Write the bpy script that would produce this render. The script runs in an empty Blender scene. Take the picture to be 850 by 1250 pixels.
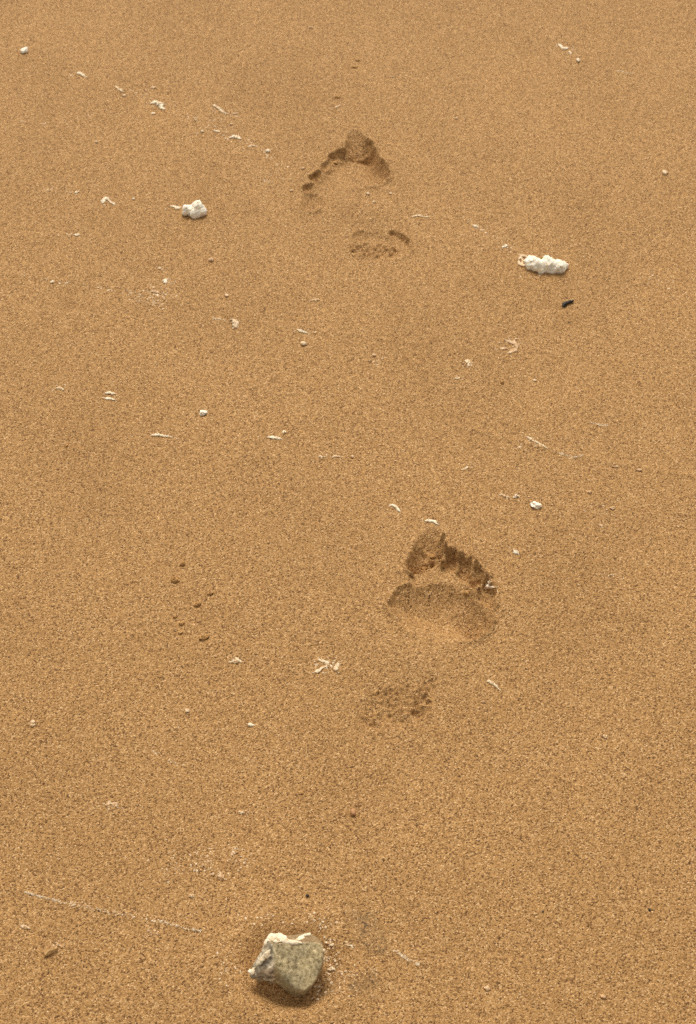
import bpy, bmesh, math, random
import numpy as np
from mathutils import Vector, Matrix
from mathutils.bvhtree import BVHTree

scene = bpy.context.scene
COL = scene.collection
rng = np.random.default_rng(11)
random.seed(11)

# ------------------------------------------------------------------ camera
CAM_H, DEP, FPX = 1.30, math.radians(46.0), 2050.0      # eye height, tilt below the horizon, focal length for an 850 x 1250 sheet
SN, CS = math.sin(DEP), math.cos(DEP)
cam_d = bpy.data.cameras.new('camera')
cam = bpy.data.objects.new('camera', cam_d)
COL.objects.link(cam)
cam.location = (0, 0, CAM_H)
cam.rotation_euler = (math.radians(90) - DEP, 0, 0)
cam_d.sensor_fit = 'VERTICAL'
cam_d.sensor_height = 36.0
cam_d.lens = 36.0 * FPX / 1250.0
cam_d.clip_start = 0.05
cam_d.clip_end = 2000
cam_d.dof.use_dof = True
cam_d.dof.focus_distance = 1.64
cam_d.dof.aperture_fstop = 16.0
scene.camera = cam


def ray(u, v):
    a, b = (u - 425.0), (v - 625.0)
    return np.array([a, FPX * CS - b * SN, -FPX * SN - b * CS])


def gp(u, v, z=0.0):
    """Ground position of a spot on the survey sheet (850 x 1250), at height z."""
    d = ray(u, v)
    t = (CAM_H - z) / -d[2]
    return np.array([d[0] * t, d[1] * t])


def mpp(v):
    """Metres on the sand per sheet unit, across, at sheet row v."""
    return CAM_H / (SN + (v - 625.0) / FPX * CS) / FPX


# ------------------------------------------------------------------ noise
_LAT = np.random.default_rng(5).random((512, 512))


def vnoise(x, y, s, seed=0):
    x = x / s + 37.13 * seed + 1000
    y = y / s + 91.7 * seed + 1000
    xi, yi = np.floor(x).astype(np.int64), np.floor(y).astype(np.int64)
    fx, fy = x - xi, y - yi
    fx, fy = fx * fx * (3 - 2 * fx), fy * fy * (3 - 2 * fy)
    g = lambda a, b: _LAT[(xi + a) % 512, (yi + b) % 512]
    return (g(0, 0) * (1 - fx) + g(1, 0) * fx) * (1 - fy) + (g(0, 1) * (1 - fx) + g(1, 1) * fx) * fy


def sstep(a, b, x):
    t = np.clip((x - a) / (b - a), 0, 1)
    return t * t * (3 - 2 * t)


def poly_sd(px, py, poly):
    """Signed distance to a closed outline, positive inside."""
    P = np.asarray(poly)
    Q = np.roll(P, -1, axis=0)
    d2 = np.full(px.shape, 1e9)
    inside = np.zeros(px.shape, bool)
    for (ax, ay), (bx, by) in zip(P, Q):
        ex, ey = bx - ax, by - ay
        t = np.clip(((px - ax) * ex + (py - ay) * ey) / (ex * ex + ey * ey + 1e-15), 0, 1)
        d2 = np.minimum(d2, (px - ax - t * ex) ** 2 + (py - ay - t * ey) ** 2)
        c = (ay > py) != (by > py)
        if abs(by - ay) > 1e-12:
            inside ^= c & (px < (bx - ax) * (py - ay) / (by - ay) + ax)
    return np.where(inside, 1, -1) * np.sqrt(d2)


def round_poly(poly, it=2):
    P = np.asarray(poly, float)
    for _ in range(it):
        Q = np.roll(P, -1, axis=0)
        P = np.stack([P * .75 + Q * .25, P * .25 + Q * .75], 1).reshape(-1, 2)
    return P


def gpoly(pts, it=2):
    return round_poly([gp(u, v) for u, v in pts], it)


# ------------------------------------------------------------------ materials
def mat_new(name):
    m = bpy.data.materials.new(name)
    m.use_nodes = True
    nt = m.node_tree
    return m, nt, nt.nodes['Principled BSDF'], nt.nodes.new, nt.links.new


def ramp(N, stops):
    r = N('ShaderNodeValToRGB')
    e = r.color_ramp.elements
    while len(e) < len(stops):
        e.new(0.5)
    for k, (p, c) in zip(e, stops):
        k.position = p
        k.color = (*c, 1)
    return r


def mix(N, L, fac, a, b, mode='MIX'):
    m = N('ShaderNodeMix')
    m.data_type = 'RGBA'
    m.blend_type = mode
    m.clamp_factor = True
    for k, v in ((0, fac), (6, a), (7, b)):
        if hasattr(v, 'is_output'):
            L(v, m.inputs[k])
        elif k == 0:
            m.inputs[0].default_value = v
        else:
            m.inputs[k].default_value = (*v, 1)
    return m.outputs[2]


SAND = (0.436, 0.244, 0.090)


def sand_material(name='wet_sand', bump=1.0, clod=False):
    m, nt, B, N, L = mat_new(name)
    geo = N('ShaderNodeNewGeometry')
    P = geo.outputs['Position']
    # grains: every cell its own mineral tint
    vor = N('ShaderNodeTexVoronoi'); vor.inputs['Scale'].default_value = 820; vor.inputs['Randomness'].default_value = 1.0
    L(P, vor.inputs['Vector'])
    sep = N('ShaderNodeSeparateColor'); L(vor.outputs['Color'], sep.inputs[0])
    tint = ramp(N, [(0.0, (.12, .056, .019)), (.13, (.27, .138, .047)), (.30, SAND), (.64, (.49, .279, .101)), (.86, (.575, .343, .142)), (1.0, (.74, .50, .26))])
    L(sep.outputs[0], tint.inputs[0])
    n2 = N('ShaderNodeTexNoise'); n2.inputs['Scale'].default_value = 640; n2.inputs['Detail'].default_value = 3; n2.inputs['Roughness'].default_value = .7
    L(P, n2.inputs['Vector'])
    r2 = ramp(N, [(.30, (.56, .51, .45)), (.5, (1, 1, 1)), (.72, (1.25, 1.28, 1.31))])
    L(n2.outputs[0], r2.inputs[0])
    c = mix(N, L, 1.0, tint.outputs[0], r2.outputs[0], 'MULTIPLY')
    # broad patches where the sand has dried a little more or less
    n3 = N('ShaderNodeTexNoise'); n3.inputs['Scale'].default_value = 5.5; n3.inputs['Detail'].default_value = 4; n3.inputs['Distortion'].default_value = .6
    mp = N('ShaderNodeMapping'); mp.inputs['Scale'].default_value = (1.25, .85, 1); mp.inputs['Rotation'].default_value = (0, 0, .3)
    L(P, mp.inputs['Vector']); L(mp.outputs[0], n3.inputs['Vector'])
    r3 = ramp(N, [(.30, (.93, .92, .90)), (.55, (1.0, 1.0, 1.0)), (.75, (1.04, 1.035, 1.03))])
    L(n3.outputs[0], r3.inputs[0])
    c = mix(N, L, 1.0, c, r3.outputs[0], 'MULTIPLY')
    at = N('ShaderNodeAttribute'); at.attribute_name = 'silt'
    if not clod:
        k1 = N('ShaderNodeMath'); k1.operation = 'MULTIPLY'; k1.inputs[1].default_value = 2.0; L(sep.outputs[1], k1.inputs[0])
        k2 = N('ShaderNodeMath'); k2.operation = 'MULTIPLY'; k2.use_clamp = True; L(k1.outputs[0], k2.inputs[0]); L(at.outputs['Fac'], k2.inputs[1])
        c = mix(N, L, k2.outputs[0], c, (.13, .095, .052))
    else:
        c = mix(N, L, 1.0, c, (1.22, 1.2, 1.12), 'MULTIPLY')
    L(c, B.inputs['Base Color'])
    B.inputs['Roughness'].default_value = .72
    B.inputs['Specular IOR Level'].default_value = .28
    n4 = N('ShaderNodeTexNoise'); n4.inputs['Scale'].default_value = 760; n4.inputs['Detail'].default_value = 4; n4.inputs['Roughness'].default_value = .65
    L(P, n4.inputs['Vector'])
    b1 = N('ShaderNodeBump'); b1.inputs['Strength'].default_value = bump; b1.inputs['Distance'].default_value = .0013
    L(n4.outputs[0], b1.inputs['Height'])
    inv = N('ShaderNodeMath'); inv.operation = 'SUBTRACT'; inv.inputs[0].default_value = 1
    L(vor.outputs['Distance'], inv.inputs[1])
    b2 = N('ShaderNodeBump'); b2.inputs['Strength'].default_value = .6 * bump; b2.inputs['Distance'].default_value = .0010
    L(inv.outputs[0], b2.inputs['Height']); L(b1.outputs[0], b2.inputs['Normal'])
    L(b2.outputs[0], B.inputs['Normal'])
    return m


def foam_material(name, base, dark, grit=.35):
    m, nt, B, N, L = mat_new(name)
    geo = N('ShaderNodeNewGeometry'); P = geo.outputs['Position']
    n = N('ShaderNodeTexNoise'); n.inputs['Scale'].default_value = 260; n.inputs['Detail'].default_value = 5
    L(P, n.inputs['Vector'])
    r = ramp(N, [(.30, dark), (.52, base)]); L(n.outputs[0], r.inputs[0])
    v = N('ShaderNodeTexVoronoi'); v.inputs['Scale'].default_value = 700; L(P, v.inputs['Vector'])
    s = N('ShaderNodeSeparateColor'); L(v.outputs['Color'], s.inputs[0])
    g = N('ShaderNodeMath'); g.operation = 'GREATER_THAN'; g.inputs[1].default_value = 1 - .22 * grit; L(s.outputs[0], g.inputs[0])
    c = mix(N, L, g.outputs[0], r.outputs[0], SAND)
    L(c, B.inputs['Base Color'])
    B.inputs['Roughness'].default_value = .62
    B.inputs['Subsurface Weight'].default_value = .4
    B.inputs['Subsurface Radius'].default_value = (.004, .003, .002)
    B.inputs['Subsurface Scale'].default_value = .6
    b = N('ShaderNodeBump'); b.inputs['Strength'].default_value = .6; b.inputs['Distance'].default_value = .0012
    L(n.outputs[0], b.inputs['Height']); L(b.outputs[0], B.inputs['Normal'])
    return m


def stone_material():
    m, nt, B, N, L = mat_new('grey_green_stone')
    geo = N('ShaderNodeNewGeometry'); P = geo.outputs['Position']
    n1 = N('ShaderNodeTexNoise'); n1.inputs['Scale'].default_value = 330; n1.inputs['Detail'].default_value = 6; n1.inputs['Roughness'].default_value = .75
    L(P, n1.inputs['Vector'])
    r1 = ramp(N, [(.34, (.10, .08, .042)), (.44, (.36, .305, .185)), (.55, (.52, .455, .295)), (.66, (.85, .76, .56))])
    L(n1.outputs[0], r1.inputs[0])
    n2 = N('ShaderNodeTexNoise'); n2.inputs['Scale'].default_value = 48; n2.inputs['Detail'].default_value = 4; L(P, n2.inputs['Vector'])
    r2 = ramp(N, [(.35, (.76, .73, .66)), (.6, (1.18, 1.10, .95))]); L(n2.outputs[0], r2.inputs[0])
    c = mix(N, L, 1.0, r1.outputs[0], r2.outputs[0], 'MULTIPLY')
    a = N('ShaderNodeAttribute'); a.attribute_name = 'sandy'
    c = mix(N, L, a.outputs['Fac'], c, (.24, .145, .068))
    a2 = N('ShaderNodeAttribute'); a2.attribute_name = 'grey'
    n3 = N('ShaderNodeTexNoise'); n3.inputs['Scale'].default_value = 190; n3.inputs['Detail'].default_value = 4; L(P, n3.inputs['Vector'])
    r3 = ramp(N, [(.36, (.17, .145, .105)), (.50, (.44, .385, .285)), (.62, (.74, .64, .47))]); L(n3.outputs[0], r3.inputs[0])
    c = mix(N, L, a2.outputs['Fac'], c, r3.outputs[0])
    L(c, B.inputs['Base Color'])
    B.inputs['Roughness'].default_value = .66
    B.inputs['Specular IOR Level'].default_value = .35
    b = N('ShaderNodeBump'); b.inputs['Strength'].default_value = .7; b.inputs['Distance'].default_value = .0012
    L(n1.outputs[0], b.inputs['Height']); L(b.outputs[0], B.inputs['Normal'])
    return m


def plain_material(name, c0, c1, scale=300, rough=.6):
    m, nt, B, N, L = mat_new(name)
    geo = N('ShaderNodeNewGeometry')
    n = N('ShaderNodeTexNoise'); n.inputs['Scale'].default_value = scale; n.inputs['Detail'].default_value = 4
    L(geo.outputs['Position'], n.inputs['Vector'])
    r = ramp(N, [(.35, c0), (.65, c1)]); L(n.outputs[0], r.inputs[0])
    L(r.outputs[0], B.inputs['Base Color']); B.inputs['Roughness'].default_value = rough
    b = N('ShaderNodeBump'); b.inputs['Strength'].default_value = .5; b.inputs['Distance'].default_value = .001
    L(n.outputs[0], b.inputs['Height']); L(b.outputs[0], B.inputs['Normal'])
    return m


M_SAND = sand_material()
M_CLOD = sand_material('sand_crumb', 1.0, True)
M_FOAM = {
    'white': foam_material('white_foam', (.97, .93, .82), (.90, .77, .54), .08),
    'scrap': foam_material('foam_scrap', (.87, .76, .58), (.72, .53, .33), .5),
    'cream': foam_material('cream_foam', (.78, .62, .42), (.62, .42, .22), .9),
    'pink': foam_material('faded_foam', (.70, .50, .31), (.58, .36, .18), 1.6),
}
M_CRUST = foam_material('cream_crust', (.90, .81, .62), (.74, .58, .36), .08)
M_RESIDUE = foam_material('foam_residue', (.74, .56, .37), (.62, .42, .23), 1.2)
M_STONE = stone_material()
M_TWIG = plain_material('charred_bark', (.006, .0045, .004), (.022, .015, .011))
M_SHELL = plain_material('tan_shell', (.48, .28, .10), (.66, .43, .19), 200)
M_PEBBLE = plain_material('russet_pebble', (.36, .17, .065), (.56, .30, .14), 250)
M_GRIT = plain_material('black_grit', (.016, .010, .006), (.045, .028, .016), 300)


# ------------------------------------------------------------------ footprints as relief
class Print:
    pass


def ell(u, v, ru, rv, rot=0, n=18):
    a = math.radians(rot)
    return [(u + ru * math.cos(t) * math.cos(a) - rv * math.sin(t) * math.sin(a), v + ru * math.cos(t) * math.sin(a) + rv * math.sin(t) * math.cos(a))
            for t in np.linspace(0, 2 * math.pi, n, endpoint=False)]


FAR_HULL = gpoly([(432, 153), (449, 164), (464, 176), (480, 206), (479, 226), (484, 262), (494, 276), (506, 296), (502, 312), (480, 322), (450, 322), (428, 312), (424, 296),
                  (420, 272), (402, 256), (388, 263), (370, 259), (364, 240), (372, 212), (392, 192), (415, 176), (421, 160)], 2)
NEAR_HULL = gpoly([(526, 638), (541, 648), (548, 662), (577, 680), (600, 706), (611, 728), (606, 754), (592, 784), (562, 808), (547, 830), (537, 850), (522, 886), (480, 897), (440, 894),
                   (426, 880), (434, 858), (448, 834), (468, 810), (480, 780), (482, 757), (464, 742), (484, 708), (490, 690), (503, 658), (514, 643)], 2)

# (outline, depth, width of the wall, (deepest spot, shallowest spot) or None, edge raggedness)
FAR_LAYERS = [
    ([(423, 166), (427, 160), (433, 157), (441, 161), (448, 170), (458, 177), (461, 190), (450, 190), (440, 188), (424, 188)], .0185, .011, ((439, 182), (431, 157), 'lin'), .0009),
    ([(446, 168), (457, 176), (461, 188), (468, 196), (476, 207), (474, 216), (464, 223), (450, 216), (444, 200), (440, 182)], .0150, .0125, ((464, 194), (420, 246)), .0009),
    ([(416, 184), (432, 178), (448, 176), (458, 184), (466, 198), (470, 208), (462, 220), (452, 225), (436, 227), (420, 226), (404, 231), (396, 222),
      (400, 203), (407, 194), (412, 188)], .0115, .009, ((444, 194), (418, 233)), .0014),
    (ell(412, 190, 11, 7, -25), .0078, .006, None, .0014),
    (ell(398.5, 201, 9, 4.5, -38), .0050, .006, None, .0014),
    (ell(385, 214, 8, 6, -25), .0066, .006, None, .0014),
    (ell(376.5, 228, 6.5, 5.5, 0), .0056, .005, None, .0014),
    (ell(380, 245, 12, 12, 0), .0058, .012, ((384, 250), (374, 226)), .001),
    (ell(410, 217, 27, 12, -25), .0035, .012, ((420, 212), (398, 232)), .001),
    ([(474, 278), (480, 277), (490, 282), (498, 292), (501, 304), (495, 308), (488, 304), (482, 294), (476, 285)], .0070, .0030, ((495, 285), (480, 300)), .0010),
    ([(432, 228), (468, 226), (482, 256), (494, 278), (500, 300), (480, 316), (442, 312), (432, 296), (440, 270), (428, 246)], .0036, .018, ((470, 300), (452, 222), 'bare'), .0010),
    (ell(464, 297, 36, 18, 8), .0055, .012, ((480, 286), (448, 318)), .0012),
]
NEAR_LAYERS = [
    ([(500, 700), (512, 692), (526, 684), (540, 672), (548, 668), (556, 672), (566, 678), (576, 687), (586, 695), (594, 705), (600, 715), (605, 727),
      (604, 742), (599, 758), (591, 770), (582, 774), (566, 764), (550, 746), (530, 734), (512, 728), (500, 716)], .0040, .005, ((540, 690), (530, 760)), .0012),
    ([(496, 694), (502, 678), (509, 661), (518, 651), (527, 645), (536, 649), (542, 664), (541, 684), (524, 692), (510, 698), (499, 698)], .0180, .010, ((524, 688), (525, 646), 'lin'), .0012),
    ([(541, 673), (550, 671), (560, 675), (573, 684), (584, 693), (594, 704), (602, 716), (606, 728), (600, 742), (588, 736), (578, 722), (562, 706), (546, 694), (532, 686)], .0092, .0085, None, .0012),
    (ell(550, 681, 11, 8, 22), .0108, .007, None, .0010),
    (ell(572, 695, 11, 8, 38), .0112, .007, None, .0010),
    (ell(587, 709, 8, 8, 45), .0105, .006, None, .0010),
    ([(473, 740), (480, 729), (491, 718), (507, 714), (530, 708), (550, 709), (566, 717), (578, 726), (588, 738), (598, 748), (599, 762), (592, 773), (582, 780), (566, 784), (545, 788),
      (518, 786), (490, 764)], .0190, .034, ((545, 744), (530, 800)), .0012),
    ([(474, 740), (481, 727), (491, 715), (497, 716), (490, 728), (482, 742)], .0034, .005, ((484, 726), (500, 738)), .0024),
    ([(560, 734), (574, 724), (590, 730), (605, 738), (603, 757), (595, 772), (584, 781), (570, 776), (558, 762)], .0225, .010, ((578, 772), (597, 728), 'bare'), .0010),
    ([(500, 770), (560, 782), (552, 806), (540, 836), (524, 884), (482, 894), (440, 890), (436, 866), (456, 838), (482, 806)], .0034, .024, ((480, 880), (540, 760), 'bare'), .0010),
]
FAR_RIDGES = [([(422, 185), (432, 182), (440, 181), (448, 178)], .0030, .0030), ([(404, 196), (400, 207)], .002, .003), ([(391, 207), (388, 219)], .002, .003), ([(380, 220), (379, 235)], .0015, .003), ([(434, 248), (452, 256)], .0048, .026)]
NEAR_RIDGES = [([(541, 662), (543, 676), (540, 688)], 0.0101, .0032), ([(560, 677), (558, 696)], 0.0061, .0030), ([(580, 690), (574, 706)], 0.0074, .0030), ([(592, 704), (584, 716)], 0.0074, .0030),
               ([(588, 720), (570, 712), (580, 722)], .0040, .004), ([(516, 806), (534, 804)], .0042, .030)]
# crumbly sand: (outline, height of the lumps)
FAR_CRUMB = [(ell(456, 303, 34, 13, 0), .0044), (ell(438, 301, 10, 7, 0), .0016), (ell(414, 187, 14, 8, -30), .0016), (ell(388, 213, 18, 9, -40), .0018), (ell(466, 220, 13, 7, -25), .0030), (ell(438, 182, 15, 3, -8), .0022)]
NEAR_CRUMB = [(ell(484, 862, 50, 27, -14), .0029), (ell(520, 842, 20, 9, -35), .0020), (ell(446, 884, 26, 7, -20), .0022), (ell(467, 843, 14, 10, 0), .0022), (ell(505, 868, 18, 12, 0), .0020), (ell(455, 880, 28, 9, -15), .0018), (ell(526, 838, 12, 12, 0), .0020),
              (ell(514, 678, 20, 22, 30), .0022), (ell(573, 690, 36, 14, 40), .0028), (ell(562, 672, 36, 6, 36), .0036), (ell(482, 728, 8, 14, 30), .0026), (ell(596, 735, 9, 36, 10), .0020),
              (ell(528, 681, 15, 6, -15), .0085), (ell(567, 800, 5, 12, 30), .0016)]


def relief(x, y):
    """Height of the sand at world x, y (flat arrays)."""
    h = np.zeros_like(x)
    near = (np.abs(x) < 3) & (np.abs(y - 1.5) < 3)
    und = (vnoise(x, y, .9, 1) - .5) * .010 + (vnoise(x + .3 * y, y, .33, 2) - .5) * .0026 + (vnoise(x, y, .12, 3) - .5) * .0022
    far = np.maximum(np.hypot(x, y - 1.5) - 3, 0)
    und += (vnoise(x, y, 7.0, 4) - .5) * .10 * np.clip(far / 10, 0, 1)
    h += und
    # bench-mark: keep the middle of the picture at height 0
    silt = np.zeros_like(x)
    for hull, layers, crumb, ridges, sd0 in ((FAR_HULL, FAR_LAYERS, FAR_CRUMB, FAR_RIDGES, 31), (NEAR_HULL, NEAR_LAYERS, NEAR_CRUMB, NEAR_RIDGES, 47)):
        lo, hi = hull.min(0) - .05, hull.max(0) + .05
        k = np.where((x > lo[0]) & (x < hi[0]) & (y > lo[1]) & (y < hi[1]))[0]
        if not len(k):
            continue
        X, Y = x[k], y[k]
        dx = vnoise(X, Y, .0085, sd0) - .5 + .4 * (vnoise(X, Y, .0028, sd0 + 3) - .5)
        dy = vnoise(X, Y, .0085, sd0 + 1) - .5 + .4 * (vnoise(X, Y, .0028, sd0 + 4) - .5)
        d = np.zeros_like(X)
        rim = np.zeros_like(X)
        for outline, depth, wall, rampd, rag in layers:
            P = gpoly(outline, 1)
            s = poly_sd(X + dx * rag * 3, Y + dy * rag * 3, P)
            tt = np.clip((s + .0010) / (wall * 1.35), 0, 1)
            w = 1 - (1 - tt) ** 2.1
            rk = 1.0
            if rampd:
                a, b = gp(*rampd[0]), gp(*rampd[1])
                e = (b - a)
                t = ((X - a[0]) * e[0] + (Y - a[1]) * e[1]) / (e @ e)
                rk = np.clip(1 - t, 0, 1) if len(rampd) > 2 else 1 - sstep(0.0, 1.0, t)
                w = w * rk
            d = np.maximum(d, w * depth) + .28 * np.minimum(d, w * depth)
            if rampd and len(rampd) > 2 and rampd[2] == 'bare':
                continue
            rim = np.maximum(rim, (np.maximum(rk, .45) if rampd and len(rampd) > 2 else rk) * np.exp(-((s + .0027) / .0026) ** 2) * min(depth, .01) * .34 * (.4 + 1.2 * vnoise(X, Y, .01, sd0 + 7)))
        z = -d + rim * (d < .0015)
        for pts, amp, wid in ridges:
            G = [gp(*p) for p in pts]
            dd = np.full_like(X, 9.0)
            for a, b in zip(G, G[1:]):
                e = b - a
                t = np.clip(((X - a[0]) * e[0] + (Y - a[1]) * e[1]) / (e @ e), 0, 1)
                dd = np.minimum(dd, np.hypot(X + dx * .004 - a[0] - t * e[0], Y + dy * .004 - a[1] - t * e[1]))
            z = z + amp * np.exp(-(dd / wid) ** 2) * (.35 + 1.3 * vnoise(X, Y, .007, sd0 + 21) if wid < .01 else 1.0)
        for outline, amp in crumb:
            s = poly_sd(X + dx * .006, Y + dy * .006, gpoly(outline, 1))
            w = sstep(-.004, .008, s)
            l1 = np.maximum(vnoise(X, Y, .0038, sd0 + 11) - .42, 0) * 1.7
            l2 = np.maximum(vnoise(X + 3, Y, .0085, sd0 + 12) - .55, 0) * 1.6
            l3 = vnoise(X, Y, .0026, sd0 + 13) - .5
            z = z + w * amp * (l1 + l2 + .7 * l3 - .35)
        h[k] += z
    # hollow scoured round the stone, deepest on its near and right sides
    c = gp(356, 1180)
    r = np.hypot(x - c[0], (y - c[1]) * 1.18)
    r = r + .004 * (vnoise(x, y, .016, 75) - .5)
    h -= .0072 * np.exp(-((r - .0315) / .0105) ** 2) * (1 - .30 * np.clip((y - c[1]) / .03, -1, 1))
    h += .0024 * np.exp(-((r - .060) / .014) ** 2) * (.5 + vnoise(x, y, .02, 71))
    # the silty patch beside the stone
    for (u, v, ru, rv, a) in ((438, 1128, 26, 20, .36), (458, 1152, 24, 18, .34), (448, 1202, 32, 16, .32), (402, 1200, 12, 20, .22)):
        q = gp(u, v)
        rr = np.hypot((x - q[0]) / (ru * mpp(v)), (y - q[1]) / (rv * mpp(v) * 1.15))
        silt = np.maximum(silt, a * (1 - sstep(.2, 1.25, rr + .9 * (vnoise(x, y, .009, 81) - .5))) * (.35 + 1.0 * vnoise(x, y, .0045, 82)))
    # swash lines: low ridges a wave has left
    for pts, amp in (([(-10, 1080), (41, 1092), (80, 1102), (130, 1115), (205, 1127), (300, 1146)], .0007), ([(-20, 330), (150, 352), (330, 395), (520, 420)], .0006),
                     ([(560, 520), (700, 556), (860, 585)], .0009), ([(420, 1140), (520, 1176), (640, 1205)], .0006)):
        G = [gp(*p) for p in pts]
        dd = np.full_like(x, 9.0)
        kk = np.abs(x) < 2
        for a, b in zip(G, G[1:]):
            e = b - a
            t = np.clip(((x - a[0]) * e[0] + (y - a[1]) * e[1]) / (e @ e), 0, 1)
            dd = np.minimum(dd, np.hypot(x - a[0] - t * e[0], y - a[1] - t * e[1]))
        h += amp * np.exp(-(dd / .004) ** 2) * kk
    return h, silt


H0 = float(relief(np.array([0.0]), np.array([1.25]))[0][0])


def axis(lo, hi, step, reach, grow):
    core = np.arange(lo, hi + step / 2, step)
    up, s, p = [], step, core[-1]
    while p < reach:
        s *= grow
        p += s
        up.append(p)
    dn, s, p = [], step, core[0]
    while p > -reach:
        s *= grow
        p -= s
        dn.append(p)
    return np.concatenate([dn[::-1], core, up])


XS = axis(-.60, .60, .00135, 400, 1.09)
YS = axis(.60, 2.40, .00135, 400, 1.09)
NX, NY = len(XS), len(YS)
GX, GY = np.meshgrid(XS, YS)                    # rows follow y
hx, hs = relief(GX.ravel(), GY.ravel())
Z = (hx - H0).reshape(NY, NX)
SILT = hs.reshape(NY, NX)
ZBASE = Z.copy()                                 # without grain: what small things rest on
core = ((np.abs(GX) < .75) & (GY > .45) & (GY < 2.6))
g0 = rng.random((NY, NX)) - .5
g1 = rng.random((NY, NX)) - .5
blur = (g1 + np.roll(g1, 1, 0) + np.roll(g1, 1, 1) + np.roll(np.roll(g1, 1, 0), 1, 1)) / 2
GRAIN = .00046
Z = Z + core * GRAIN * (1.15 * g0 + .30 * blur)


def ground_z(x, y):
    i = int(np.clip(np.searchsorted(XS, x) - 1, 0, NX - 2))
    j = int(np.clip(np.searchsorted(YS, y) - 1, 0, NY - 2))
    fx, fy = (x - XS[i]) / (XS[i + 1] - XS[i]), (y - YS[j]) / (YS[j + 1] - YS[j])
    return float((ZBASE[j, i] * (1 - fx) + ZBASE[j, i + 1] * fx) * (1 - fy) + (ZBASE[j + 1, i] * (1 - fx) + ZBASE[j + 1, i + 1] * fx) * fy)


def on_sand(u, v):
    x, y = gp(u, v)
    for _ in range(3):
        z = ground_z(x, y)
        x, y = gp(u, v, z)
    return np.array([x, y, z])


# ------------------------------------------------------------------ objects
def tag(o, label=None, cat=None, group=None, kind=None):
    for k, v in (('label', label), ('category', cat), ('group', group), ('kind', kind)):
        if v:
            o[k] = v
    return o


def np_mesh(name, V, F, mat, smooth=True):
    me = bpy.data.meshes.new(name)
    n, k = len(F), F.shape[1]
    me.vertices.add(len(V)); me.loops.add(n * k); me.polygons.add(n)
    me.vertices.foreach_set('co', np.ascontiguousarray(V, np.float32).ravel())
    me.loops.foreach_set('vertex_index', np.ascontiguousarray(F, np.int32).ravel())
    me.polygons.foreach_set('loop_start', np.arange(0, n * k, k, dtype=np.int32))
    me.polygons.foreach_set('loop_total', np.full(n, k, np.int32))
    me.update(calc_edges=True)
    me.polygons.foreach_set('use_smooth', np.full(n, smooth, bool))
    me.materials.append(mat)
    return me


def link(name, me, parent=None, loc=None):
    o = bpy.data.objects.new(name, me)
    COL.objects.link(o)
    if loc is not None:
        o.location = loc
    if parent:
        o.parent = parent
    return o


def float_attr(me, name, vals):
    a = me.attributes.new(name, 'FLOAT', 'POINT')
    a.data.foreach_set('value', np.ascontiguousarray(vals, np.float32))


# the beach, and the two prints pressed into it
VALL = np.stack([GX, GY, Z], 2).reshape(-1, 3)
idx = np.arange(NX * NY).reshape(NY, NX)
FALL = np.stack([idx[:-1, :-1], idx[:-1, 1:], idx[1:, 1:], idx[1:, :-1]], 2).reshape(-1, 4)
cx = (GX[:-1, :-1] + GX[1:, 1:]).ravel() / 2
cy = (GY[:-1, :-1] + GY[1:, 1:]).ravel() / 2
own = np.zeros(len(FALL), np.int8)
for n, hull in ((1, FAR_HULL), (2, NEAR_HULL)):
    lo, hi = hull.min(0) - .02, hull.max(0) + .02
    k = np.where((cx > lo[0]) & (cx < hi[0]) & (cy > lo[1]) & (cy < hi[1]))[0]
    own[k[poly_sd(cx[k], cy[k], hull) > 0]] = n


def piece(n, name):
    F = FALL[own == n]
    used, inv = np.unique(F, return_inverse=True)
    V = VALL[used]
    off = np.zeros(3)
    if n:
        off = np.array([V[:, 0].mean(), V[:, 1].mean(), 0.0])
    me = np_mesh(name, V - off, inv.reshape(F.shape), M_SAND)
    float_attr(me, 'silt', SILT.ravel()[used])
    return link(name, me, loc=off)


tag(piece(0, 'ground'), kind='structure')
tag(piece(1, 'footprint'), 'bare left footprint farther up the beach, with a crescent heel mark', 'footprint', 'bare footprints pressed in the sand')
tag(piece(2, 'footprint'), 'bare right footprint nearer the stone, with deep crumbly toe pits', 'footprint', 'bare footprints pressed in the sand')


# ---- small shapes
def lumpy(co, s, amp, seed):
    """A smooth pseudo-random offset for points of a small body."""
    r = np.random.default_rng(seed)
    out = np.zeros(len(co))
    for k in range(9):
        w = r.normal(size=3) / s * (1 + .35 * k)
        out += np.sin(co @ w + r.random() * 6.28) / (1 + .45 * k)
    return out / 3 * amp


def ico(sub):
    bm = bmesh.new()
    bmesh.ops.create_icosphere(bm, subdivisions=sub, radius=1)
    V = np.array([v.co[:] for v in bm.verts])
    F = np.array([[v.index for v in f.verts] for f in bm.faces])
    bm.free()
    return V, F


ICO = {k: ico(k) for k in (2, 3, 4, 5)}


def blob_geo(rx, ry, rz, seed, sub=3, rough=.28):
    V, F = ICO[sub]
    n = 1 + lumpy(V, .55, rough, seed) + lumpy(V, .22, rough * .35, seed + 1)
    V = V * n[:, None] * np.array([rx, ry, rz])
    a = np.random.default_rng(seed).random() * 6
    return V, F


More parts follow.
